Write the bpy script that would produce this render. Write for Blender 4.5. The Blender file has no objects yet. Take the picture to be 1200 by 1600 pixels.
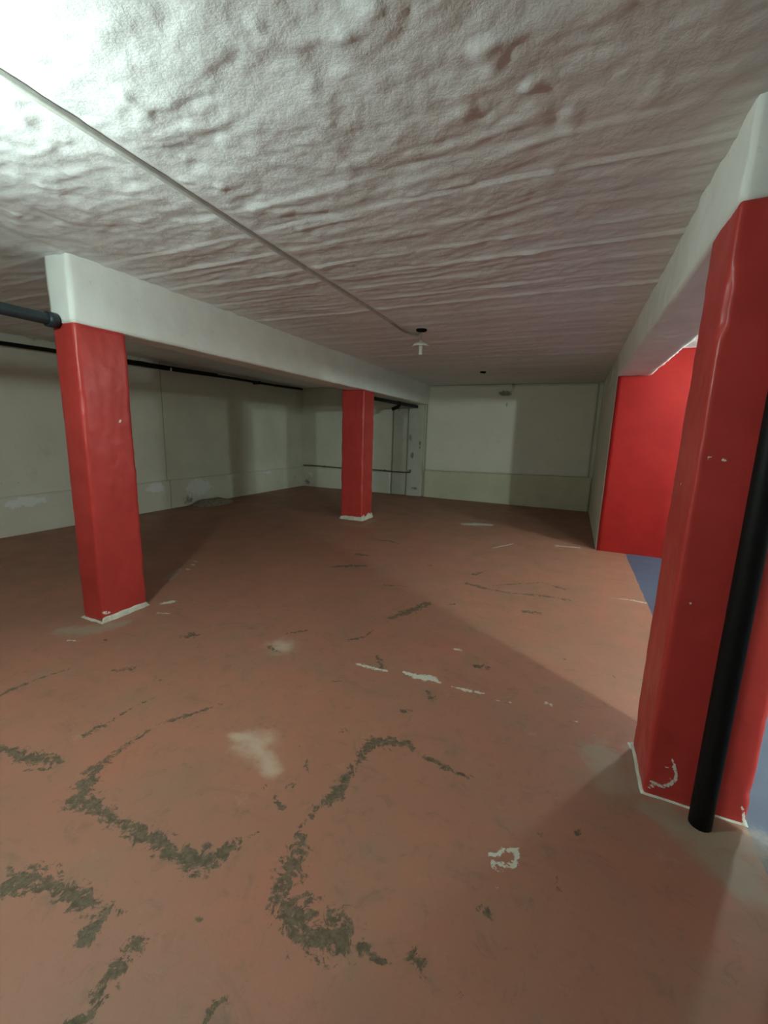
import bpy, math
import numpy as np
from mathutils import Matrix, Vector

S = bpy.context.scene
COL = S.collection

# ------------------------------------------------------------------ camera
F_PX, YAW, PITCH, ROLL = 660.6, 0.41174, 0.18618, 0.03004
CAM = np.array([0.0, 0.0, 1.45])
def cam_axes():
    cy, sy = math.cos(YAW), math.sin(YAW); cp, sp = math.cos(PITCH), math.sin(PITCH)
    fwd = np.array([-sy*cp, cy*cp, -sp]); right = np.array([cy, sy, 0.0]); up = np.cross(right, fwd)
    cr, sr = math.cos(ROLL), math.sin(ROLL)
    return cr*right+sr*up, -sr*right+cr*up, fwd
RT, UP, FW = cam_axes()
cd = bpy.data.cameras.new('camera'); cam = bpy.data.objects.new('camera', cd); COL.objects.link(cam)
cd.sensor_fit = 'VERTICAL'; cd.sensor_height = 32.0; cd.lens = 32.0*F_PX/1600.0
cd.clip_start = 0.02
m = Matrix.Identity(4)
for i in range(3):
    m[i][0], m[i][1], m[i][2], m[i][3] = RT[i], UP[i], -FW[i], CAM[i]
cam.matrix_world = m
S.camera = cam

# ------------------------------------------------------------------ world, exposure
w = bpy.data.worlds.new('world'); S.world = w; w.use_nodes = True
w.node_tree.nodes['Background'].inputs[0].default_value = (0.02, 0.02, 0.02, 1)
S.view_settings.view_transform = 'Standard'
S.view_settings.look = 'None'
S.view_settings.exposure = 1.56
S.view_settings.gamma = 1.0
S.view_settings.use_curve_mapping = False
LAMP_MAIN = 510.0        # strength of the lit bulb over the red bay
LAMP_SIDE = 2000.0        # strength of the lit bulb at the start of the blue bay
LAMP_BAY = 620.0         # strength of the lit bulb deeper in the blue bay
LAMP_COL = (0.78, 1.0, 0.93)

H = 2.51                 # ceiling height
YB = 9.40                # back wall
XL = -6.52               # left wall
YR = -3.0                # wall behind the camera
XR = 6.0                 # far wall of the blue bay

# ------------------------------------------------------------------ helpers
def px(u, v, z=0.0):
    """pixel of the photograph -> point on the horizontal plane z"""
    d = RT*(u-600)/F_PX - UP*(v-800)/F_PX + FW
    t = (z-CAM[2])/d[2]
    return CAM + d*t
def pxy(u, v, ax, val):
    d = RT*(u-600)/F_PX - UP*(v-800)/F_PX + FW
    return CAM + d*((val-CAM[ax])/d[ax])

rng = np.random.RandomState(7)
TAB = rng.rand(64, 64, 64)
def vnoise(P):
    P = np.asarray(P, float); i = np.floor(P).astype(int); f = P-i; f = f*f*(3-2*f)
    a, b = i & 63, (i+1) & 63
    def g(x, y, z): return TAB[x, y, z]
    x0, y0, z0 = a[..., 0], a[..., 1], a[..., 2]; x1, y1, z1 = b[..., 0], b[..., 1], b[..., 2]
    fx, fy, fz = f[..., 0], f[..., 1], f[..., 2]
    c00 = g(x0, y0, z0)*(1-fx)+g(x1, y0, z0)*fx; c10 = g(x0, y1, z0)*(1-fx)+g(x1, y1, z0)*fx
    c01 = g(x0, y0, z1)*(1-fx)+g(x1, y0, z1)*fx; c11 = g(x0, y1, z1)*(1-fx)+g(x1, y1, z1)*fx
    return ((c00*(1-fy)+c10*fy)*(1-fz)+(c01*(1-fy)+c11*fy)*fz)*2-1
def fbm(P, o=4, g=0.5):
    P = np.asarray(P, float); s = 0; a = 1.0; n = 0
    for k in range(o):
        s = s+a*vnoise(P*(2.03**k)+k*17.3); n += a; a *= g
    return s/n
def sstep(a, b, x):
    t = np.clip((x-a)/(b-a), 0, 1); return t*t*(3-2*t)

def mesh_obj(name, verts, faces, mat, parent=None, smooth=True, attrs=None):
    me = bpy.data.meshes.new(name)
    V = np.asarray(verts, np.float32)
    if isinstance(faces, np.ndarray) and faces.ndim == 2:
        n, k = faces.shape
        me.vertices.add(len(V)); me.vertices.foreach_set('co', V.ravel())
        me.loops.add(n*k); me.loops.foreach_set('vertex_index', faces.astype(np.int32).ravel())
        me.polygons.add(n); me.polygons.foreach_set('loop_start', np.arange(0, n*k, k, dtype=np.int32))
        me.update(calc_edges=True); me.validate()
    else:
        me.from_pydata([tuple(map(float, v)) for v in V], [], [tuple(int(i) for i in f) for f in faces]); me.update()
    if smooth:
        me.polygons.foreach_set('use_smooth', np.ones(len(me.polygons), bool))
    for k, a in (attrs or {}).items():
        at = me.attributes.new(k, 'FLOAT', 'POINT'); at.data.foreach_set('value', np.asarray(a, np.float32))
    me.materials.append(mat)
    o = bpy.data.objects.new(name, me); COL.objects.link(o)
    if parent is not None: o.parent = parent
    return o
def structure(o): o['kind'] = 'structure'; return o
def tag(o, label, cat, group=None):
    o['label'] = label; o['category'] = cat
    if group: o['group'] = group
    return o
def empty(name, loc, label, cat, group=None):
    o = bpy.data.objects.new(name, None); COL.objects.link(o); o.location = loc
    o.empty_display_size = 0.1
    return tag(o, label, cat, group)
def local(o, P): return np.asarray(P, float)-np.array(o.location)

def sheet(xs, ys):
    X, Y = np.meshgrid(xs, ys, indexing='ij'); nx, ny = len(xs), len(ys)
    i = np.arange(nx*ny).reshape(nx, ny)
    f = np.stack([i[:-1, :-1].ravel(), i[1:, :-1].ravel(), i[1:, 1:].ravel(), i[:-1, 1:].ravel()], 1)
    return X.ravel(), Y.ravel(), f
def lines(*segs):
    out = []
    for a, b, s in segs:
        n = max(1, int(round((b-a)/s))); out += list(np.linspace(a, b, n+1)[:-1])
    return np.array(out+[segs[-1][1]])

def gridbox(lo, hi, step, r=0.0, disp=None):
    """closed box of small quads with rounded edges and a relief along its normals"""
    lo, hi = np.array(lo, float), np.array(hi, float)
    step = (step,)*3 if np.isscalar(step) else step
    n = [max(1, int(round((hi[k]-lo[k])/step[k]))) for k in range(3)]
    ax = [np.linspace(lo[k], hi[k], n[k]+1) for k in range(3)]
    V, Fc, base = [], [], 0
    for a in range(3):
        b, c = (a+1) % 3, (a+2) % 3
        for side in (0, 1):
            B, Cc = np.meshgrid(ax[b], ax[c], indexing='ij'); P = np.zeros(B.shape+(3,))
            P[..., b] = B; P[..., c] = Cc; P[..., a] = (lo, hi)[side][a]
            i = np.arange(B.size).reshape(B.shape)+base
            q = [i[:-1, :-1].ravel(), i[1:, :-1].ravel(), i[1:, 1:].ravel(), i[:-1, 1:].ravel()]
            if side == 0: q = q[::-1]
            V.append(P.reshape(-1, 3)); Fc.append(np.stack(q, 1)); base += B.size
    V = np.concatenate(V); Fc = np.concatenate(Fc)
    key = np.round(V*1e5).astype(np.int64)
    _, first, inv = np.unique(key, axis=0, return_index=True, return_inverse=True)
    inv = inv.ravel(); V = V[first]; Fc = inv[Fc]
    rr = max(r, 1e-4)
    inner = np.clip(V, lo+rr, hi-rr); d = V-inner; L = np.linalg.norm(d, axis=1, keepdims=True)
    N = d/np.maximum(L, 1e-9); V = inner+N*rr
    if disp is not None: V = V+N*disp(V)[:, None]
    return V, Fc

def tube(path, rad, seg=14, cap=True):
    P = np.asarray(path, float); n = len(P); rad = np.full(n, rad) if np.isscalar(rad) else np.asarray(rad)
    V = []; T = np.gradient(P, axis=0); T /= np.linalg.norm(T, axis=1, keepdims=True)
    ref = np.array([0, 0, 1.0]) if abs(T[0][2]) < 0.9 else np.array([1.0, 0, 0])
    for k in range(n):
        s = np.cross(T[k], ref); s /= np.linalg.norm(s); u = np.cross(s, T[k])
        for j in range(seg):
            a = 2*math.pi*j/seg; V.append(P[k]+rad[k]*(math.cos(a)*s+math.sin(a)*u))
    Fc = []
    for k in range(n-1):
        for j in range(seg):
            a, b = k*seg+j, k*seg+(j+1) % seg; Fc.append((a, b, b+seg, a+seg))
    if cap:
        Fc.append(tuple(range(seg))[::-1]); Fc.append(tuple((n-1)*seg+j for j in range(seg)))
    return V, Fc
def lathe(prof, c, seg=28):
    V, Fc = [], []
    for r, z in prof:
        for j in range(seg):
            a = 2*math.pi*j/seg; V.append((c[0]+r*math.cos(a), c[1]+r*math.sin(a), c[2]+z))
    for k in range(len(prof)-1):
        for j in range(seg):
            a, b = k*seg+j, k*seg+(j+1) % seg; Fc.append((a, b, b+seg, a+seg))
    return V, Fc

# ------------------------------------------------------------------ materials
class Mat:
    def __init__(s, name):
        s.m = bpy.data.materials.new(name); s.m.use_nodes = True; s.t = s.m.node_tree
        s.b = s.t.nodes['Principled BSDF']; s.geo = None
    def n(s, ty, **kw):
        x = s.t.nodes.new(ty)
        for k, v in kw.items(): setattr(x, k, v)
        return x
    def put(s, sock, v):
        if hasattr(v, 'is_linked') or isinstance(v, bpy.types.NodeSocket): s.t.links.new(v, sock)
        elif isinstance(v, tuple) and len(v) == 3 and sock.type == 'RGBA': sock.default_value = (*v, 1)
        else: sock.default_value = v
    def pos(s):
        if s.geo is None: s.geo = s.n('ShaderNodeNewGeometry')
        return s.geo.outputs['Position']
    def noise(s, scale, detail=4, rough=0.55, stretch=None, dist=0.0, off=None):
        v = s.pos()
        if stretch or off:
            mp = s.n('ShaderNodeMapping'); s.put(mp.inputs[0], v)
            if stretch: mp.inputs['Scale'].default_value = stretch
            if off: mp.inputs['Location'].default_value = off
            v = mp.outputs[0]
        x = s.n('ShaderNodeTexNoise'); s.put(x.inputs['Vector'], v)
        x.inputs['Scale'].default_value = scale; x.inputs['Detail'].default_value = detail
        x.inputs['Roughness'].default_value = rough; x.inputs['Distortion'].default_value = dist
        return x.outputs['Fac']
    def math(s, op, a, b=None, c=None, clamp=False):
        x = s.n('ShaderNodeMath', operation=op, use_clamp=clamp); s.put(x.inputs[0], a)
        if b is not None: s.put(x.inputs[1], b)
        if c is not None: s.put(x.inputs[2], c)
        return x.outputs[0]
    def ramp(s, v, a, b, lo=0.0, hi=1.0):
        x = s.n('ShaderNodeMapRange', interpolation_type='SMOOTHSTEP'); s.put(x.inputs[0], v)
        for k, q in zip((1, 2, 3, 4), (a, b, lo, hi)): x.inputs[k].default_value = q
        return x.outputs[0]
    def mix(s, f, a, b, mode='MIX'):
        x = s.n('ShaderNodeMix', data_type='RGBA', blend_type=mode); s.put(x.inputs[0], f)
        s.put(x.inputs[6], a); s.put(x.inputs[7], b); return x.outputs[2]
    def attr(s, name):
        x = s.n('ShaderNodeAttribute', attribute_name=name); return x.outputs['Fac']
    def sep(s):
        x = s.n('ShaderNodeSeparateXYZ'); s.put(x.inputs[0], s.pos()); return x.outputs
    def bump(s, h, strength, dist=0.01):
        x = s.n('ShaderNodeBump'); x.inputs['Strength'].default_value = strength
        x.inputs['Distance'].default_value = dist; s.put(x.inputs['Height'], h)
        if s.b.inputs['Normal'].is_linked: s.t.links.new(s.b.inputs['Normal'].links[0].from_socket, x.inputs['Normal'])
        s.put(s.b.inputs['Normal'], x.outputs[0])
    def done(s, col, rough=0.6, spec=0.4, metal=0.0):
        s.put(s.b.inputs['Base Color'], col); s.put(s.b.inputs['Roughness'], rough)
        s.b.inputs['Specular IOR Level'].default_value = spec; s.b.inputs['Metallic'].default_value = metal
        return s.m

def mat_ceiling():
    k = Mat('ceiling_plaster')
    a = k.noise(1.1, 4); b = k.noise(7, 5, 0.6)
    c = k.mix(k.ramp(a, 0.3, 0.7), (0.77, 0.765, 0.765), (0.83, 0.825, 0.825))
    c = k.mix(k.ramp(b, 0.5, 0.8, 0, 0.5), c, (0.64, 0.62, 0.61))
    k.bump(k.noise(42, 5, 0.70), 0.42, 0.010)
    return k.done(c, 0.62, 0.35)
def mat_beam():
    k = Mat('beam_whitewash')
    a = k.noise(3, 5, 0.6); b = k.noise(22, 5, 0.65)
    c = k.mix(k.ramp(a, 0.35, 0.7), (0.86, 0.87, 0.82), (0.80, 0.80, 0.75))
    c = k.mix(k.ramp(b, 0.62, 0.75, 0, 0.35), c, (0.45, 0.43, 0.37))
    k.bump(b, 0.25, 0.006); k.bump(k.noise(90, 3), 0.15, 0.003)
    return k.done(c, 0.6, 0.35)
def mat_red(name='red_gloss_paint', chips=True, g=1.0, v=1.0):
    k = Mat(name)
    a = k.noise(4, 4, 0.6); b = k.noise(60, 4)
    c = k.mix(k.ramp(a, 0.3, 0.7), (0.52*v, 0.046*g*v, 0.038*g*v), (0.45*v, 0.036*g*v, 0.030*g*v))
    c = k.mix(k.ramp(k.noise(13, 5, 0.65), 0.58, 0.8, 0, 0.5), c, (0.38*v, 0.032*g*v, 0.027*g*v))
    k.bump(b, 0.10, 0.003); k.bump(k.noise(9, 4), 0.25, 0.012)
    r = k.ramp(a, 0.2, 0.8, 0.34, 0.5)
    if chips:
        e = k.math('ADD', k.attr('chip'), k.math('MULTIPLY', k.math('SUBTRACT', k.noise(110, 4, 0.7), 0.5), 0.9))
        msk = k.ramp(e, 0.52, 0.60)
        c = k.mix(msk, c, (0.72, 0.68, 0.60))
    return k.done(c, r if chips else 0.6, 0.45 if chips else 0.15)
def mat_wall(name, base, dark, seam=False):
    k = Mat(name)
    a = k.noise(1.4, 4); b = k.noise(5, 5, 0.62); f = k.noise(48, 4, 0.7)
    c = k.mix(k.ramp(a, 0.3, 0.7), base, dark)
    c = k.mix(k.ramp(b, 0.55, 0.8, 0, 0.35), c, tuple(v*0.72 for v in dark))
    pit = k.ramp(k.noise(26, 2, 0.5), 0.74, 0.78)
    c = k.mix(k.math('MULTIPLY', pit, 0.6), c, tuple(v*0.35 for v in dark))
    e = k.math('ADD', k.attr('peel'), k.math('MULTIPLY', k.math('SUBTRACT', k.noise(11, 6, 0.7), 0.5), 1.5))
    c = k.mix(k.ramp(e, 0.50, 0.62, 0, 0.9), c, (0.86, 0.87, 0.85))
    if seam:
        ln = k.ramp(k.math('ABSOLUTE', k.math('SUBTRACT', k.sep()[1], 5.28)), 0.004, 0.011, 0.6, 0.0)
        c = k.mix(ln, c, (0.16, 0.15, 0.12))
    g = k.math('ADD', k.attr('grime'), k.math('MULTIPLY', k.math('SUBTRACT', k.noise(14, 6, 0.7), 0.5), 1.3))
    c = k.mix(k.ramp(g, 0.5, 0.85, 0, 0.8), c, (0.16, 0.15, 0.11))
    k.bump(f, 0.2, 0.006); k.bump(b, 0.2, 0.02)
    return k.done(c, 0.8, 0.25)
def mat_floor():
    k = Mat('floor_paint')
    big = k.noise(0.9, 4, 0.55); mid = k.noise(3.2, 5, 0.6); fine = k.noise(34, 5, 0.7); grit = k.noise(140, 3, 0.7)
    x = k.sep()
    red = k.mix(k.ramp(big, 0.32, 0.68), (0.360, 0.152, 0.099), (0.318, 0.144, 0.095))
    red = k.mix(k.ramp(mid, 0.46, 0.70, 0, 0.8), red, (0.285, 0.155, 0.10))
    red = k.mix(k.ramp(k.noise(1.7, 4, 0.6, off=(5, 3, 0)), 0.52, 0.72, 0, 0.6), red, (0.385, 0.140, 0.089))
    red = k.mix(k.ramp(fine, 0.56, 0.78, 0, 0.35), red, (0.20, 0.11, 0.074))
    red = k.mix(k.ramp(grit, 0.66, 0.78, 0, 0.35), red, (0.42, 0.30, 0.22))
    # general dirt scuffs stretched along the driving direction
    sc = k.noise(2.6, 6, 0.7, stretch=(1.0, 2.2, 1), dist=0.6)
    red = k.mix(k.ramp(sc, 0.56, 0.72, 0, 0.5), red, (0.16, 0.10, 0.066))
    red = k.mix(k.ramp(k.noise(13, 6, 0.72, dist=0.8), 0.52, 0.70, 0, 0.6), red, (0.20, 0.115, 0.075))
    red = k.mix(k.ramp(k.noise(6.5, 6, 0.7, off=(3, 9, 0)), 0.60, 0.74, 0, 0.35), red, (0.46, 0.27, 0.185))
    blue = k.mix(k.ramp(mid, 0.35, 0.7), (0.060, 0.085, 0.140), (0.080, 0.100, 0.148))
    blue = k.mix(k.ramp(fine, 0.6, 0.8, 0, 0.4), blue, (0.10, 0.11, 0.13))
    edge = k.math('ADD', x[0], k.math('MULTIPLY', k.math('SUBTRACT', k.noise(6, 4), 0.5), 0.035))
    c = k.mix(k.ramp(edge, 0.752, 0.760), red, blue)
    # bare grey cement
    jit = k.math('SUBTRACT', k.noise(9, 6, 0.68), 0.5); jf = k.math('SUBTRACT', k.noise(38, 5, 0.75), 0.5)
    e = k.math('ADD', k.attr('grey'), k.math('MULTIPLY', jit, 1.5))
    c = k.mix(k.ramp(e, 0.30, 0.85, 0, 0.75), c, (0.31, 0.245, 0.18))
    # dust
    e = k.math('ADD', k.attr('dust'), k.math('MULTIPLY', jit, 1.3))
    c = k.mix(k.ramp(e, 0.25, 1.0, 0, 0.6), c, (0.56, 0.44, 0.33))
    # worn-through dark marks
    jm = k.math('SUBTRACT', k.noise(17, 6, 0.72, stretch=(1.0, 1.0, 1.0), dist=1.2), 0.5)
    e1 = k.math('ADD', k.math('MULTIPLY', k.attr('dark'), 0.78), k.math('MULTIPLY', jf, 1.3))
    e1 = k.math('ADD', e1, k.math('MULTIPLY', jm, 2.6))
    dm = k.math('MULTIPLY', k.ramp(e1, 0.36, 0.58), k.ramp(k.attr('dark'), 0.04, 0.30))
    dcol = k.mix(k.ramp(k.noise(45, 5, 0.75), 0.36, 0.64), (0.038, 0.042, 0.024), (0.13, 0.105, 0.066))
    c = k.mix(k.math('MULTIPLY', dm, 0.85), c, dcol)
    # exposed white plaster
    e2 = k.math('ADD', k.math('MULTIPLY', k.attr('white'), 1.15), k.math('ADD', k.math('MULTIPLY', jf, 2.0), k.math('MULTIPLY', jm, 1.4)))
    wm = k.math('MULTIPLY', k.ramp(e2, 0.45, 0.62), k.ramp(k.attr('white'), 0.05, 0.2))
    c = k.mix(wm, c, (0.56, 0.54, 0.45))
    k.bump(fine, 0.12, 0.006); k.bump(mid, 0.15, 0.03)
    rough = k.math('ADD', k.ramp(mid, 0.3, 0.7, 0.46, 0.62), k.math('MULTIPLY', dm, 0.25))
    return k.done(c, rough, 0.35)
def mat_plain(name, col, rough=0.5, spec=0.4, var=0.25, bump=0.15, metal=0.0):
    k = Mat(name); a = k.noise(18, 5, 0.6)
    c = k.mix(k.ramp(a, 0.35, 0.7), col, tuple(v*(1-var) for v in col))
    k.bump(k.noise(70, 4), bump, 0.004)
    return k.done(c, rough, spec, metal)
def mat_emit(name, strength):
    k = Mat(name); k.put(k.b.inputs['Base Color'], (0.9, 0.9, 0.88))
    k.b.inputs['Emission Color'].default_value = (*LAMP_COL, 1); k.b.inputs['Emission Strength'].default_value = strength
    return k.m

M_CEIL, M_BEAM, M_RED, M_FLOOR = mat_ceiling(), mat_beam(), mat_red(), mat_floor()
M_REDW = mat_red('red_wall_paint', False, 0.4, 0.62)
M_WALL = mat_wall('wall_concrete', (0.78, 0.755, 0.64), (0.70, 0.675, 0.57), True)
M_PANEL = mat_wall('wall_panel', (0.84, 0.82, 0.70), (0.80, 0.78, 0.66))
M_BAND = mat_wall('wall_lower_band', (0.68, 0.66, 0.48), (0.62, 0.60, 0.43))
M_STUB = mat_wall('wall_stub', (0.74, 0.74, 0.63), (0.66, 0.65, 0.55))
M_RAW = mat_wall('raw_concrete', (0.30, 0.29, 0.27), (0.23, 0.22, 0.20))
M_PLAST = mat_wall('ragged_plaster', (0.60, 0.59, 0.50), (0.50, 0.49, 0.40))
M_BLACK = mat_plain('black_pipe_paint', (0.006, 0.006, 0.006), 0.55, 0.2)
M_TEAL = mat_plain('dark_pipe_paint', (0.020, 0.030, 0.035), 0.42, 0.4)
M_CEM = mat_plain('cement_rim', (0.66, 0.64, 0.54), 0.8, 0.2)
M_LUMP = mat_plain('cement_lump', (0.34, 0.29, 0.22), 0.85, 0.2, 0.4, 0.4)
M_WHITE = mat_plain('white_porcelain', (0.80, 0.80, 0.74), 0.35, 0.5, 0.08, 0.05)
M_DUCT = mat_plain('cable_duct_paint', (0.58, 0.57, 0.53), 0.5, 0.4, 0.2)
M_VOID = mat_plain('dark_recess', (0.010, 0.009, 0.008), 0.9, 0.1)  # near-black colour stands in for the shade inside ceiling holes
M_WIRE = mat_plain('cable_sheath', (0.35, 0.32, 0.27), 0.6, 0.3)
M_RUST = mat_plain('rusty_pipe', (0.13, 0.11, 0.08), 0.7, 0.3, 0.4, 0.3)

# ------------------------------------------------------------------ floor
def marks(X, Y, strokes, wide=2.0):
    """soft distance field round strokes given as (pixel, radius in metres)"""
    out = np.zeros(len(X))
    for st in strokes:
        pts = [(px(u, v)[:2], r) for u, v, r in st]
        if len(pts) == 1: pts = pts*2
        for (a, ra), (b, rb) in zip(pts[:-1], pts[1:]):
            R = max(ra, rb)*(wide+0.2)
            sel = np.where((X > min(a[0], b[0])-R) & (X < max(a[0], b[0])+R) & (Y > min(a[1], b[1])-R) & (Y < max(a[1], b[1])+R))[0]
            if len(sel) == 0: continue
            P = np.stack([X[sel], Y[sel]], 1); d = b-a; L = max(d@d, 1e-9)
            t = np.clip(((P-a)@d)/L, 0, 1); D = np.linalg.norm(P-(a+t[:, None]*d), axis=1)
            rt = ra+(rb-ra)*t
            out[sel] = np.maximum(out[sel], np.clip(1-D/(wide*rt), 0, 1)*np.clip(0.55+rt/0.05, 0.0, 1.0))
    return out
DARK = [
 [(345,1100,.012),(300,1115,.010),(265,1127,.014),(230,1143,.010),(205,1158,.012),(170,1185,.018),(150,1200,.02),(135,1225,.03),(128,1250,.03),(150,1262,.02),(190,1290,.018),(235,1312,.022),(275,1330,.022),(300,1350,.03),(335,1342,.028),(365,1322,.014),(402,1302,.008)],
 [(735,1215,.010),(690,1197,.012),(655,1178,.010),(640,1165,.014),(610,1160,.026),(580,1160,.024),(565,1182,.018),(550,1205,.015),(530,1240,.024),(505,1255,.016),(482,1278,.012),(468,1298,.012),(470,1318,.018),(462,1340,.035),(455,1365,.032),(438,1392,.022),(450,1420,.035),(475,1445,.042),(515,1462,.042),(545,1468,.030)],
 [(585,1490,.014),(605,1498,.012)],[(650,1500,.016),(665,1518,.010)],
 [(5,1390,.02),(30,1375,.035),(55,1372,.03),(85,1386,.02),(125,1405,.026),(150,1418,.015),(195,1428,.010)],
 [(232,1450,.012),(215,1470,.02),(195,1490,.022),(185,1515,.022),(170,1532,.018)],
 [(140,1460,.02),(150,1445,.012)],[(150,1560,.014),(135,1590,.016),(110,1610,.016)],[(345,1565,.012),(320,1590,.012)],[(350,1560,.008)],
 [(0,1165,.012),(30,1180,.024),(60,1185,.022),(95,1187,.016)],[(30,1205,.008),(80,1200,.01)],
 [(130,1150,.012),(165,1132,.014),(190,1115,.008),(240,1090,.008)],[(0,1086,.012),(55,1062,.008),(110,1045,.007)],
 [(205,1045,.02),(180,1047,.012)],[(300,992,.030),(290,994,.022)],[(245,1060,.008),(270,1072,.008)],[(165,1000,.01)],
 [(455,1226,.014)],[(415,1227,.010)],[(537,1143,.012),(543,1142,.012)],[(432,1248,.009),(440,1262,.009)],[(480,1190,.007),(482,1210,.009)],
 [(612,965,.022),(640,955,.03),(667,943,.025)],[(705,944,.022)],[(820,956,.02),(840,958,.022)],
 [(730,912,.028),(760,920,.016),(800,927,.012),(850,931,.02),(890,938,.014)],[(740,898,.018),(760,892,.012)],
 [(520,886,.018),(550,884,.03),(578,884,.018)],[(600,914,.018),(635,916,.012)],[(580,842,.014),(610,846,.022),(622,850,.014)],[(560,866,.03),(575,868,.02)],[(672,884,.02)],
 [(590,1025,.012),(596,1043,.018)],[(742,1040,.018),(760,1042,.02)],[(675,1090,.016),(668,1082,.014)],[(640,1110,.01),(630,1112,.012)],[(545,1000,.012),(570,995,.01),(585,984,.01)],
 [(510,1066,.006),(545,1064,.006)],[(958,1057,.012),(952,1055,.010)],[(878,1030,.006),(884,1030,.006)],
 [(870,1370,.006),(872,1390,.008)],[(845,1305,.006),(850,1303,.006)],[(905,1302,.009)],[(750,1418,.01),(765,1430,.008)],
 [(605,965,.01)],[(470,1168,.008)],[(375,1158,.006)],[(300,1197,.006)],[(318,1435,.010)],[(842,1537,.005)],[(720,1555,.006)],
 [(770,915,.008),(850,910,.010),(880,920,.02)],[(420,1010,.014),(435,1020,.010)],[(450,990,.008),(480,985,.008)],
]
WHITE = [
 [(553,1036,.008),(575,1042,.012),(603,1049,.010)],[(630,1050,.008),(650,1057,.020),(672,1060,.022),(686,1066,.010)],[(705,1073,.006),(730,1079,.012),(755,1083,.008)],[(775,1094,.004),(800,1098,.004)],
 [(708,1014,.008),(720,1016,.012)],[(690,1017,.004)],[(852,1097,.010),(862,1102,.006)],[(895,1127,.005),(905,1129,.005)],[(945,1138,.004)],[(952,1165,.004)],[(930,1148,.003)],
 [(770,1335,.006),(785,1330,.008),(806,1328,.008),(806,1340,.008),(803,1353,.008),(790,1350,.006),(775,1347,.008),(772,1357,.008),(782,1360,.006)],[(763,1335,.005)],[(868,1247,.004)],[(782,1297,.003)],[(778,1388,.005)],
 [(255,943,.016),(270,940,.020)],[(245,958,.007),(265,959,.008)],[(300,884,.008),(306,876,.010)],[(280,897,.006),(300,886,.006)],[(727,819,.05),(745,819,.07),(765,820,.045)],
 [(955,934,.006),(985,937,.010),(1008,942,.014)],[(910,930,.006),(930,933,.005)],[(870,853,.02),(905,856,.016)],[(770,856,.012),(800,850,.014)],
 [(104,1000,.006),(125,1001,.006)],[(200,1345,.003)],[(985,1163,.012),(990,1170,.010)],
]
DUST = [[(365,1150,.03),(395,1155,.05),(415,1185,.045),(425,1205,.04)],[(400,1160,.09)],[(440,1010,.10)]]
GREY = [[(95,985,.06),(140,985,.09),(190,975,.06)],[(1010,1262,.05),(1060,1285,.09),(1110,1310,.10),(1160,1318,.10),(1185,1330,.05)],[(985,1170,.03),(995,1230,.035)],[(1140,1350,.10),(1170,1380,.08)],
        [(535,818,.05),(566,822,.06),(585,812,.05)],[(940,1180,.10),(960,1220,.09)],[(262,905,.05),(280,890,.04)]]
xs = lines((XL-0.2, -3.3, .07), (-3.3, 1.0, .0135), (1.0, XR+0.2, .12)); ys = lines((YR-0.2, 0.3, .1), (0.3, 4.4, .0135), (4.4, YB+0.2, .035))
X, Y, fc = sheet(xs, ys)
P3 = np.stack([X, Y, X*0], 1)
Z = 0.004*fbm(P3*[1.3, 1.3, 1]+3.1, 3)
near = (np.abs(X) < 3.4) & (Y < 4.5)
fl = mesh_obj('floor', np.stack([X, Y, Z], 1), fc, M_FLOOR, attrs=dict(dark=marks(X, Y, DARK, 2.8), white=marks(X, Y, WHITE, 2.6), dust=marks(X, Y, DUST), grey=marks(X, Y, GREY)))
structure(fl)

# ------------------------------------------------------------------ ceiling
xs = lines((XL-0.2, -3.1, .06), (-3.1, 0.5, .0135), (0.5, XR+0.2, .15)); ys = lines((YR-0.2, 0.4, .08), (0.4, 3.6, .0135), (3.6, YB+0.2, .03))
X, Y, fc = sheet(xs, ys)
W = fbm(np.stack([X*0.9, Y*0.9, X*0+4], 1), 3)
lump = fbm(np.stack([X*4.2+W*1.3, Y*5.5+W*1.3, X*0], 1), 4, 0.5)
ridge = 1-np.abs(fbm(np.stack([X*2.2+9, Y*7.5+W*1.5, X*0+2], 1), 3))*2.4
dabs = np.maximum(0, fbm(np.stack([X*9+5, Y*11, X*0+7], 1), 2)-0.38)
yy = Y+0.03*fbm(np.stack([X*0.8, Y*0.5, X*0+11], 1), 3)+0.035*X*0.3
edges = [1.55, 1.80, 2.02, 2.28, 2.55, 2.78, 3.02, 3.30, 3.55, 3.86, 4.12, 4.4, 4.72, 5.0, 5.35, 5.7, 6.1, 6.5, 7.0, 7.6, 8.2]
brd = np.zeros_like(X)
for k, e in enumerate(edges):
    amp = 0.006+0.006*((k*37) % 11)/11
    wob = 0.5+0.5*sstep(-0.25, 0.25, fbm(np.stack([X*1.1+k*3.7, Y*0+k, X*0], 1), 2))
    t = yy-e
    brd += amp*wob*np.where(t < 0, np.exp(t/0.012)*0.0, np.exp(-t/0.10))*sstep(0, 0.012, t)
far = sstep(1.3, 2.2, Y)
pock = np.maximum(0, fbm(np.stack([X*6.5+21, Y*8+W, X*0+5], 1), 2)-0.30)
scrape = np.abs(fbm(np.stack([X*1.6+31+W, Y*9+W*2.0, X*0+8], 1), 3))
D = 0.0135*lump*(1-0.68*far)+0.006*ridge*(1-0.5*far)+0.030*dabs*(1-0.6*far)-0.022*pock*(1-0.7*far)-0.012*scrape*(0.6+0.4*far)+1.25*brd*far+0.004*W
D += 0.0032*fbm(np.stack([X*22, Y*30, X*0+1], 1), 3)
D *= 1-0.88*np.exp(-((X+1.735)/0.045)**2)*sstep(4.1, 3.9, Y)
ce = mesh_obj('ceiling', np.stack([X, Y, H-D], 1), fc[:, ::-1].copy(), M_CEIL); structure(ce)

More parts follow.
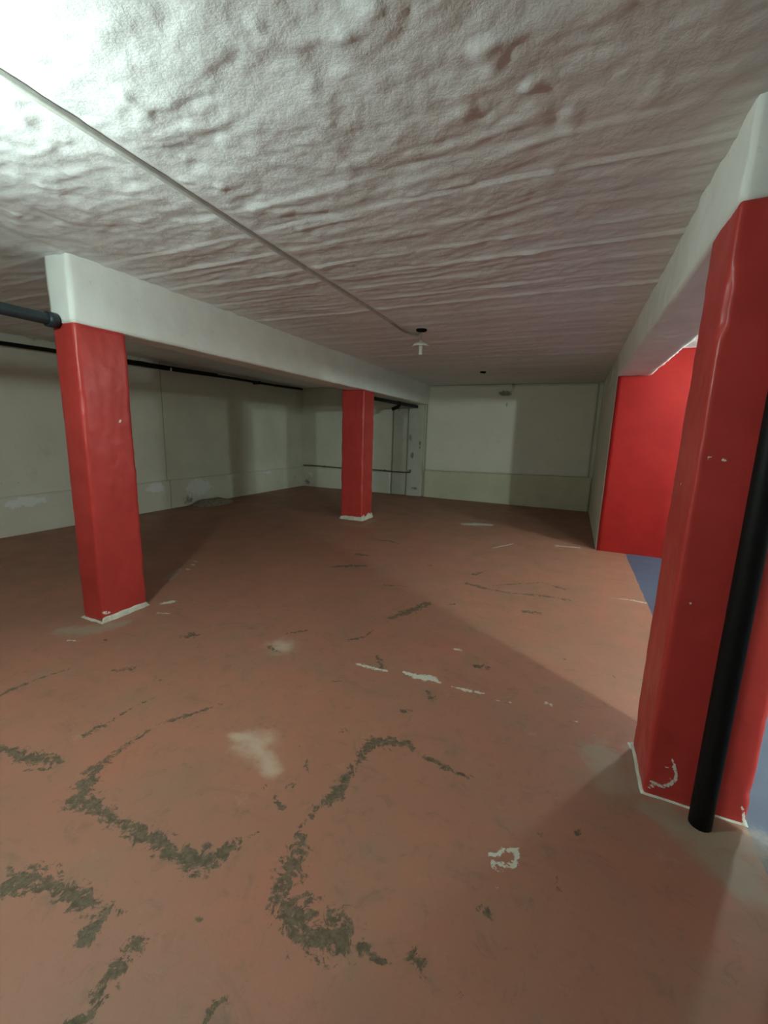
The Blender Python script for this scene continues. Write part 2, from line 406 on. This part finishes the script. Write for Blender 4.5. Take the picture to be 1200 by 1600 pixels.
# ------------------------------------------------------------------ walls
def wall(name, lo, hi, mat, step, amp=0.004, peel=None, grime=None, r=0.004):
    V, Fc = gridbox(lo, hi, step, r, lambda P: amp*fbm(P*2.3+5, 4))
    return structure(mesh_obj(name, V, Fc, mat, attrs=dict(peel=peel(V) if peel else np.zeros(len(V)), grime=grime(V) if grime else np.zeros(len(V)))))
def blobs(L):
    def f(V):
        o = np.zeros(len(V))
        for c, r, s in L: o = np.maximum(o, s*np.clip(1-np.linalg.norm((V-np.array(c))/np.array(r), axis=1), 0, 1))
        return o
    return f
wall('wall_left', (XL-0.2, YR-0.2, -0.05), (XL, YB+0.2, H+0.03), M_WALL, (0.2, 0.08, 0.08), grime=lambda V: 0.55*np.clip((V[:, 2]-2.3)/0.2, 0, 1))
wall('wall_back', (XL-0.1, YB, -0.05), (XR+0.2, YB+0.2, H+0.03), M_WALL, (0.08, 0.2, 0.08), grime=blobs([((-4.15, YB, .35), (.25, .3, .3), .5)]))
peelL = blobs([((XL, 3.1, .42), (.3, .45, .12), 1.3), ((XL, 5.0, .40), (.3, .35, .16), 1.3), ((XL, 5.9, .32), (.3, .55, .30), 1.3), ((XL, 6.9, .45), (.3, .5, .12), 1.0), ((XL, 7.9, .45), (.3, .4, .1), 1.0)])
wall('baseboard_left', (XL-0.05, YR, -0.03), (XL+0.07, YB, 0.505), M_WALL, (0.06, 0.05, 0.05), 0.012, peelL, blobs([((XL, 5.65, .1), (.3, .25, .2), 1.1), ((XL, 9.0, .25), (.3, .12, .25), .9)]), 0.012)
wall('baseboard_back', (XL, YB-0.06, -0.03), (-3.95, YB+0.05, 0.52), M_WALL, (0.05, 0.06, 0.05), 0.01, blobs([((-6.2, YB, .3), (.3, .3, .3), .7)]), blobs([((-6.3, YB, .12), (.2, .3, .25), 1.0)]), 0.012)
wall('trim_1', (-3.93, YB-0.03, -0.03), (-3.53, YB+0.05, 2.08), M_PLAST, (0.04, 0.05, 0.04), 0.006, None, blobs([((-3.8, YB, 1.98), (.1, .2, .1), 1.0), ((-3.55, YB, .15), (.08, .2, .3), .8)]))
wall('trim_2', (-3.53, YB-0.085, -0.03), (-3.15, YB+0.05, 2.30), M_PLAST, (0.03, 0.05, 0.03), 0.014, None,
     blobs([((-3.45, YB, 1.35), (.09, .3, .22), 1.2), ((-3.40, YB, .95), (.07, .3, .16), 1.5), ((-3.22, YB, 1.2), (.06, .3, .3), 1.2), ((-3.3, YB, .18), (.2, .3, .07), 1.4), ((-3.48, YB, .58), (.06, .2, .08), 1.5)]), 0.02)
wall('trim_3', (-3.10, YB-0.05, 0.655), (0.335, YB+0.05, H-0.015), M_PANEL, (0.05, 0.05, 0.05), 0.003, None, blobs([((-1.40, YB, 2.32), (.30, .3, .12), 1.25), ((-1.36, YB, 2.1), (.08, .3, .14), 1.0)]))
V, Fc = gridbox((-3.10, YB-0.075, -0.03), (0.40, YB+0.05, 0.650), (0.05, 0.05, 0.05), 0.008, lambda P: 0.003*fbm(P*2+1, 3))
V[:, 2] += np.where(V[:, 2] > 0.5, (V[:, 0]+1.3)*0.020, 0)
structure(mesh_obj('trim_4', V, Fc, M_BAND, attrs=dict(peel=np.zeros(len(V)), grime=0.5*np.clip(1-V[:, 2]/0.06, 0, 1))))
for o in [q for q in COL.objects if q.name == 'trim_3']:
    co = np.zeros(len(o.data.vertices)*3, np.float32); o.data.vertices.foreach_get('co', co); co = co.reshape(-1, 3)
    co[:, 2] += np.where(co[:, 2] < 0.72, (co[:, 0]+1.3)*0.020, 0); o.data.vertices.foreach_set('co', co.ravel()); o.data.update()
# the whitewashed wall that closes the bay on the right, with its red end
wall('wall_right', (0.41, 6.13, -0.05), (0.60, YB+0.05, H+0.02), M_STUB, (0.06, 0.05, 0.05), 0.008, None, lambda V: 0.55*np.clip(1-V[:, 2]/0.08, 0, 1), 0.01)
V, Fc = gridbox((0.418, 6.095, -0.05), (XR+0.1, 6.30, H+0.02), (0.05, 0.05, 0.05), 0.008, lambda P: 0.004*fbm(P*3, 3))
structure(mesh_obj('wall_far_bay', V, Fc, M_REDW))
wall('wall_rear', (XL-0.2, YR-0.2, -0.05), (XR+0.2, YR, H+0.02), M_RAW, (0.3, 0.2, 0.3))
wall('wall_light_block', (0.80, YR-0.1, -0.05), (0.95, 1.69, H+0.02), M_RAW, (0.15, 0.2, 0.2))  # added wall out of view, keeps the blue-bay lamps off the near floor
wall('wall_side_bay', (XR, YR-0.2, -0.05), (XR+0.2, 6.3, H+0.02), M_WALL, (0.2, 0.3, 0.3))

# ------------------------------------------------------------------ beams
def beam_relief(P): return 0.007*fbm(P*[3.5, 2.2, 5]+2, 4)+0.004*fbm(P*14, 3)
V, Fc = gridbox((-3.285, 1.845, 2.092), (-3.05, YB+0.05, H+0.03), (0.03, 0.03, 0.03), 0.012, beam_relief)
V[:, 0] += np.where(V[:, 0] < -3.17, -0.13*sstep(2.4, 5.8, V[:, 1]), 0)
tag(mesh_obj('ceiling_beam', V, Fc, M_BEAM), 'whitewashed concrete beam running over the two free-standing red columns', 'beam')
def drape(P):
    return beam_relief(P)*1.5+0.045*np.maximum(0, fbm(P*[2.0, 5.0, 1.6]+8, 3)-0.05)*sstep(3.6, 2.2, P[:, 1])
V, Fc = gridbox((0.41, 1.845, 2.212), (0.765, YB+0.05, H+0.03), (0.025, 0.025, 0.025), 0.014, drape)
tag(mesh_obj('ceiling_beam', V, Fc, M_BEAM), 'whitewashed concrete beam from the red column with black drainpipe to the red end wall', 'beam')

# ------------------------------------------------------------------ columns
def column(lo, hi, label, chips, rim, step=0.016, r=0.018, seed=0.0):
    root = empty('concrete_column', ((lo[0]+hi[0])/2, (lo[1]+hi[1])/2, 0), label, 'column')
    def rel(P): return 0.006*fbm(P*[5, 5, 2.2]+seed, 4)+0.0035*fbm(P*[16, 16, 9]+seed, 3)
    V, Fc = gridbox(lo, hi, (step, step, step), r, rel)
    # knocked edges
    kn = fbm(np.stack([V[:, 0]*0+seed, V[:, 1]*0, V[:, 2]*7], 1), 3)
    c = np.array(root.location); d = V[:, :2]-c[:2]
    cornerness = sstep(0.86, 1.0, np.abs(d[:, 0])/((hi[0]-lo[0])/2))*sstep(0.86, 1.0, np.abs(d[:, 1])/((hi[1]-lo[1])/2))
    V[:, :2] -= d*(0.16*np.maximum(0, kn-0.12)*cornerness)[:, None]
    chip = np.zeros(len(V))
    for st in chips:
        for a, b in zip(st[:-1] if len(st) > 1 else st, st[1:] if len(st) > 1 else st):
            pa, pb = np.array(a[:3]), np.array(b[:3]); dd = pb-pa; L = max(dd@dd, 1e-9)
            t = np.clip((V-pa)@dd/L, 0, 1); D = np.linalg.norm(V-(pa+t[:, None]*dd), axis=1)
            chip = np.maximum(chip, np.clip(1-D/(2*(a[3]+(b[3]-a[3])*t)), 0, 1))
    mesh_obj('shaft', local(root, V), Fc, M_RED, root, attrs=dict(chip=chip))
    # cement rim at the foot, uneven in height and width
    n = 120; V2, F2 = [], []
    for k in range(n):
        s = k/n*4; e = int(s); t = s-e
        cr = [(lo[0], lo[1]), (hi[0], lo[1]), (hi[0], hi[1]), (lo[0], hi[1])]
        a, b = np.array(cr[e]), np.array(cr[(e+1) % 4]); p = a+(b-a)*t
        out = p-c[:2]; out = out/np.linalg.norm(out)
        q = np.array([0.5+0.5*vnoise(np.array([k*0.31+seed, 1.5, j])) for j in (0.2, 5.2)])
        hh, ww = rim[e]; hh = hh*(0.55+0.8*q[0]); ww = ww*(0.6+0.8*q[1])
        for z, o in ((-0.01, ww), (0.003, ww*0.9), (hh*0.6, ww*0.45), (hh, 0.004), (hh, -0.02)):
            V2.append((p[0]+out[0]*o-c[0], p[1]+out[1]*o-c[1], z))
    for k in range(n):
        for j in range(4):
            a, b = k*5+j, ((k+1) % n)*5+j; F2.append((a, b, b+1, a+1))
    o = mesh_obj('foot_rim', V2, F2, M_CEM, root); o['label'] = 'unpainted pale cement rim at the foot of the column'
    return root
fx = lambda u, v, r: (*pxy(u, v, 1, 1.845), r)         # a spot on a near face
def sx(u, v, x, r): return (*pxy(u, v, 0, x), r)
column((-3.28, 1.85, -0.02), (-3.05, 2.21, 2.10), 'red painted column where the dark pipe ends, with a worn front edge', [
    [sx(187, 659, -3.05, .011), sx(189, 656, -3.05, .008)], [fx(115, 671, .007)], [fx(125, 784, .008)], [sx(160, 958, -3.05, .014), sx(172, 957, -3.05, .010)], [sx(146, 792, -3.05, .006)]],
    [(0.008, 0.02), (0.040, 0.022), (0.02, 0.02), (0.01, 0.015)], seed=3.0)
column((-3.47, 6.12, -0.02), (-3.07, 6.50, 2.10), 'red painted column standing free in the middle of the garage, ragged white rim at its foot', [],
    [(0.060, 0.03), (0.085, 0.03), (0.04, 0.02), (0.03, 0.02)], seed=11.0)
column((0.41, 1.845, -0.02), (0.755, 2.16, 2.22), 'dark red column with black drainpipe in front and scraped paint at its foot', [
    [fx(1050, 1185, .005), fx(1056, 1205, .006), fx(1056, 1218, .007), fx(1048, 1226, .009), fx(1035, 1230, .008), fx(1018, 1222, .008)],
    [fx(1038, 1199, .005), fx(1047, 1199, .006)], [fx(1010, 1232, .005), fx(1022, 1228, .007)], [fx(1046, 1217, .004)],
    [fx(1132, 719, .010)], [fx(1109, 715, .008)], [fx(1094, 640, .006), fx(1089, 700, .005), fx(1087, 730, .006)], [fx(1086, 741, .009)], [sx(1063, 756, .41, .008)], [fx(1078, 942, .007)],
    [fx(1160, 1260, .005), fx(1163, 1285, .006)]],
    [(0.006, 0.008), (0.015, 0.012), (0.012, 0.012), (0.010, 0.009)], step=0.0105, r=0.014, seed=7.0)

# ------------------------------------------------------------------ pipes
def ring(c, ax, rad, w):
    c = np.array(c, float); ax = np.array(ax, float)
    return tube([c-ax*w/2, c-ax*w/2*0.98, c+ax*w/2*0.98, c+ax*w/2], [rad*0.93, rad, rad, rad*0.93], 18)
root = empty('drainpipe', (0.592, 1.775, 0), 'black vertical drainpipe standing against the front of the dark red column', 'pipe')
pth = [(0.002-0.008*t, 0.002*math.sin(t*5), -0.012+t*2.53) for t in np.linspace(0, 1, 24)]
mesh_obj('pipe', *tube(pth, 0.038, 22), M_BLACK, root)
mesh_obj('socket', *ring((-0.005, 0, 2.30), (0, 0, 1), 0.047, 0.12), M_BLACK, root)
V, Fc = gridbox((-0.055, 0.03, 1.86), (0.055, 0.068, 1.89), 0.02, 0.004); mesh_obj('bracket', V, Fc, M_BLACK, root)

root = empty('drainpipe', (-3.20, 1.84, 2.108), 'dark teal horizontal pipe ending at the head of the red column', 'pipe')
mesh_obj('pipe', *tube([(-0.0, YR+0.02-1.84, 0.006), (0, -2, 0.004), (0, -0.02, 0), (0, 0.03, 0)], 0.036, 20), M_TEAL, root)
mesh_obj('collar', *ring((0, -0.035, 0), (0, 1, 0), 0.048, 0.06), M_TEAL, root)

root = empty('drainpipe', (-3.33, 6.49, 2.036), 'short black pipe under the beam between free-standing column and back wall', 'pipe')
mesh_obj('pipe', *tube([(0, 0, 0), (0, 1, 0.002), (0, 2.0, 0.004), (0, 2.87, 0.006)], 0.034, 16), M_BLACK, root)
mesh_obj('tee', *tube([(0, 1.75, 0.0), (0, 1.75, -0.03), (-0.03, 1.75, -0.07), (-0.16, 1.78, -0.11)], [0.042, 0.04, 0.036, 0.036], 14), M_BLACK, root)
mesh_obj('collar', *ring((0, 1.75, 0.002), (0, 1, 0), 0.042, 0.14), M_BLACK, root)

root = empty('water_pipe', (XL+0.16, 3.0, 2.36), 'thin black pipe running high along the left concrete wall', 'pipe')
pp = [(0.0+0.004*math.sin(y*3), y-3.0, (y-3.0)*0.0145+0.006*math.sin(y*2.1)) for y in np.linspace(YR+0.02, 9.2, 60)]
mesh_obj('pipe', *tube(pp, 0.026, 12), M_BLACK, root)
for k, y in enumerate((-1.6, 0.6, 2.6, 5.35, 7.6)):
    z = (y-3.0)*0.0145+0.006*math.sin(y*2.1)
    V, Fc = gridbox((-0.19, y-3.0-0.018, z-0.034), (0.030, y-3.0+0.018, z+0.034), 0.03, 0.006)
    o = mesh_obj('clip', V, Fc, M_WHITE if k == 3 else M_BLACK, root)
    if k == 3: o['label'] = 'white pipe clip'
# crusted black coating on top of one stretch
V, Fc = tube([(0.0, y-3.0, (y-3.0)*0.0145+0.02) for y in np.linspace(4.4, 6.4, 40)], 0.03*(1+0.35*np.array([vnoise(np.array([y*6, .5, .5])) for y in np.linspace(4.4, 6.4, 40)])), 10)
mesh_obj('coating', V, Fc, M_BLACK, root)

root = empty('water_pipe', (-6.40, YB-0.09, 0.545), 'thin rusty pipe along the top of the plinth on the back wall', 'pipe')
mesh_obj('pipe', *tube([(x, 0.0, 0.006*math.sin(x*4)) for x in np.linspace(0, 2.93, 40)], 0.014, 10), M_RUST, root)
for x in (0.6, 1.5, 2.3):
    V, Fc = gridbox((x-0.012, -0.016, -0.018), (x+0.012, 0.10, 0.018), 0.02, 0.003); mesh_obj('clip', V, Fc, M_RUST, root)
mesh_obj('elbow', *tube([(2.90, 0, 0), (2.955, 0, 0.0), (2.97, 0.0, 0.02), (2.97, 0.02, 0.06)], 0.019, 10), M_RUST, root)

# ------------------------------------------------------------------ cable duct on the ceiling
root = empty('cable_duct', (-1.735, 2.6, H), 'pale cable duct along the ceiling towards the lamp holder', 'cable duct')
def duct_z(y): return -0.013-0.001*math.sin(y*3)
n = 50; V, Fc = [], []
yy_ = np.linspace(0.28, 4.0, n)
for y in yy_:
    x = 0.004*math.sin(y*2.3); z = duct_z(y)
    for a, b in ((-.012, .020), (-.012, -.004), (-.009, -.007), (.009, -.007), (.012, -.004), (.012, .020)): V.append((x+a, y-2.6, z+b))
for k in range(n-1):
    for j in range(5): a = k*6+j; Fc.append((a, a+6, a+7, a+1))
mesh_obj('channel', V, Fc, M_DUCT, root, smooth=False)
cp = [(0, 1.38, -.016), (0.004, 1.5, -.020), (-0.006, 1.65, -.018), (0.006, 1.78, -.022), (0.03, 1.88, -.02), (0.10, 1.90, -.025), (0.165, 1.80, -.03)]
mesh_obj('cable', *tube(cp, 0.010, 8), M_WIRE, root)

# ------------------------------------------------------------------ lamps
def lamp(loc, label, lit=None, drop=0.15, globe=1.0):
    root = empty('ceiling_lamp', loc, label, 'lamp', None)
    o = mesh_obj('ceiling_hole', *lathe([(0.001, 0.01), (.052, 0.01), (.058, -.008), (.05, -.016), (.02, -.022), (.001, -.024)], (0, 0, 0)), M_VOID, root)  # black cup standing in for the dark hole in the ceiling
    mesh_obj('cord', *tube([(0, 0, -.015), (.003, 0, -drop*0.45), (0, 0, -drop+0.035)], 0.0035, 8), M_WIRE, root)
    z = -drop
    sh = mesh_obj('shade', *lathe([(.004, z+.045), (.020, z+.044), (.026, z+.030), (.050, z+.022), (.078, z+.004), (.092, z-.016), (.089, z-.018), (.066, z-.004), (.040, z+.004), (.018, z+.006)], (0, 0, 0), 36), M_WHITE, root)
    mesh_obj('socket', *lathe([(.001, z+.01), (.021, z+.008), (.021, z-.02), (.018, z-.055), (.019, z-.075), (.021, z-.085), (.019, z-.098), (.012, z-.10), (.011, z-.085), (.001, z-.08)], (0, 0, 0), 24), M_WHITE, root)
    if lit:
        c = (0, 0, z-.09-.045*globe)
        prof = [(.012, .045), (.018, .035), (.034, .012), (.040, -.006), (.036, -.026), (.022, -.040), (.001, -.046)]
        prof = [(a*globe if k else a, b*globe) for k, (a, b) in enumerate(prof)]
        mesh_obj('bulb', *lathe(prof, c, 28), mat_emit('bulb_glow', lit/globe**2), root)
    return root
lamp((-1.555, 4.39, H-.006), 'white lamp holder without a bulb hanging from the ceiling', None)
lamp((-1.80, 0.34, H-.004), 'lit bulb in a white lamp holder beside the cable duct', LAMP_MAIN, 0.23)
lamp((3.20, 0.40, H-.004), 'lit globe lamp over the blue floor close to the added light-blocking wall', LAMP_SIDE, 0.045, 2.4)
lamp((2.05, 4.90, H-.004), 'lit globe lamp over the blue floor close to the red end wall', LAMP_BAY, 0.045, 2.4)
# an empty outlet hole further on
root = empty('outlet_box', (-1.53, 7.53, H-.004), 'small dark empty outlet in the ceiling near the back wall', 'outlet')
mesh_obj('box', *lathe([(.001, .02), (.05, .02), (.05, -.012), (.042, -.014), (.04, .004), (.001, .006)], (0, 0, 0), 22), M_VOID, root)
mesh_obj('wire_end', *tube([(0, 0, 0), (.012, 0, -.02), (.03, .01, -.03)], .004, 6), M_VOID, root)

# ------------------------------------------------------------------ cement lump at the foot of the wall
n1, n2 = 44, 26; U, Wv, fc = sheet(np.linspace(-1, 1, n1), np.linspace(-1, 1, n2))
rr = np.sqrt(U*U+Wv*Wv); hgt = np.clip(1-rr**2.2, 0, 1)**0.55
no = fbm(np.stack([U*2.2, Wv*1.6, U*0+3], 1), 4)
V = np.stack([0.24*Wv+0.03*no, 0.46*U+0.03*no, np.where(rr >= 0.98, -0.02, 0.115*hgt*(0.8+0.7*no))], 1)
o = mesh_obj('cement_lump', V, fc[:, ::-1].copy(), M_LUMP); o.location = (XL+0.28, 6.05, 0.0)
tag(o, 'rough lump of spilled cement on the floor against the peeling left wall', 'cement lump')
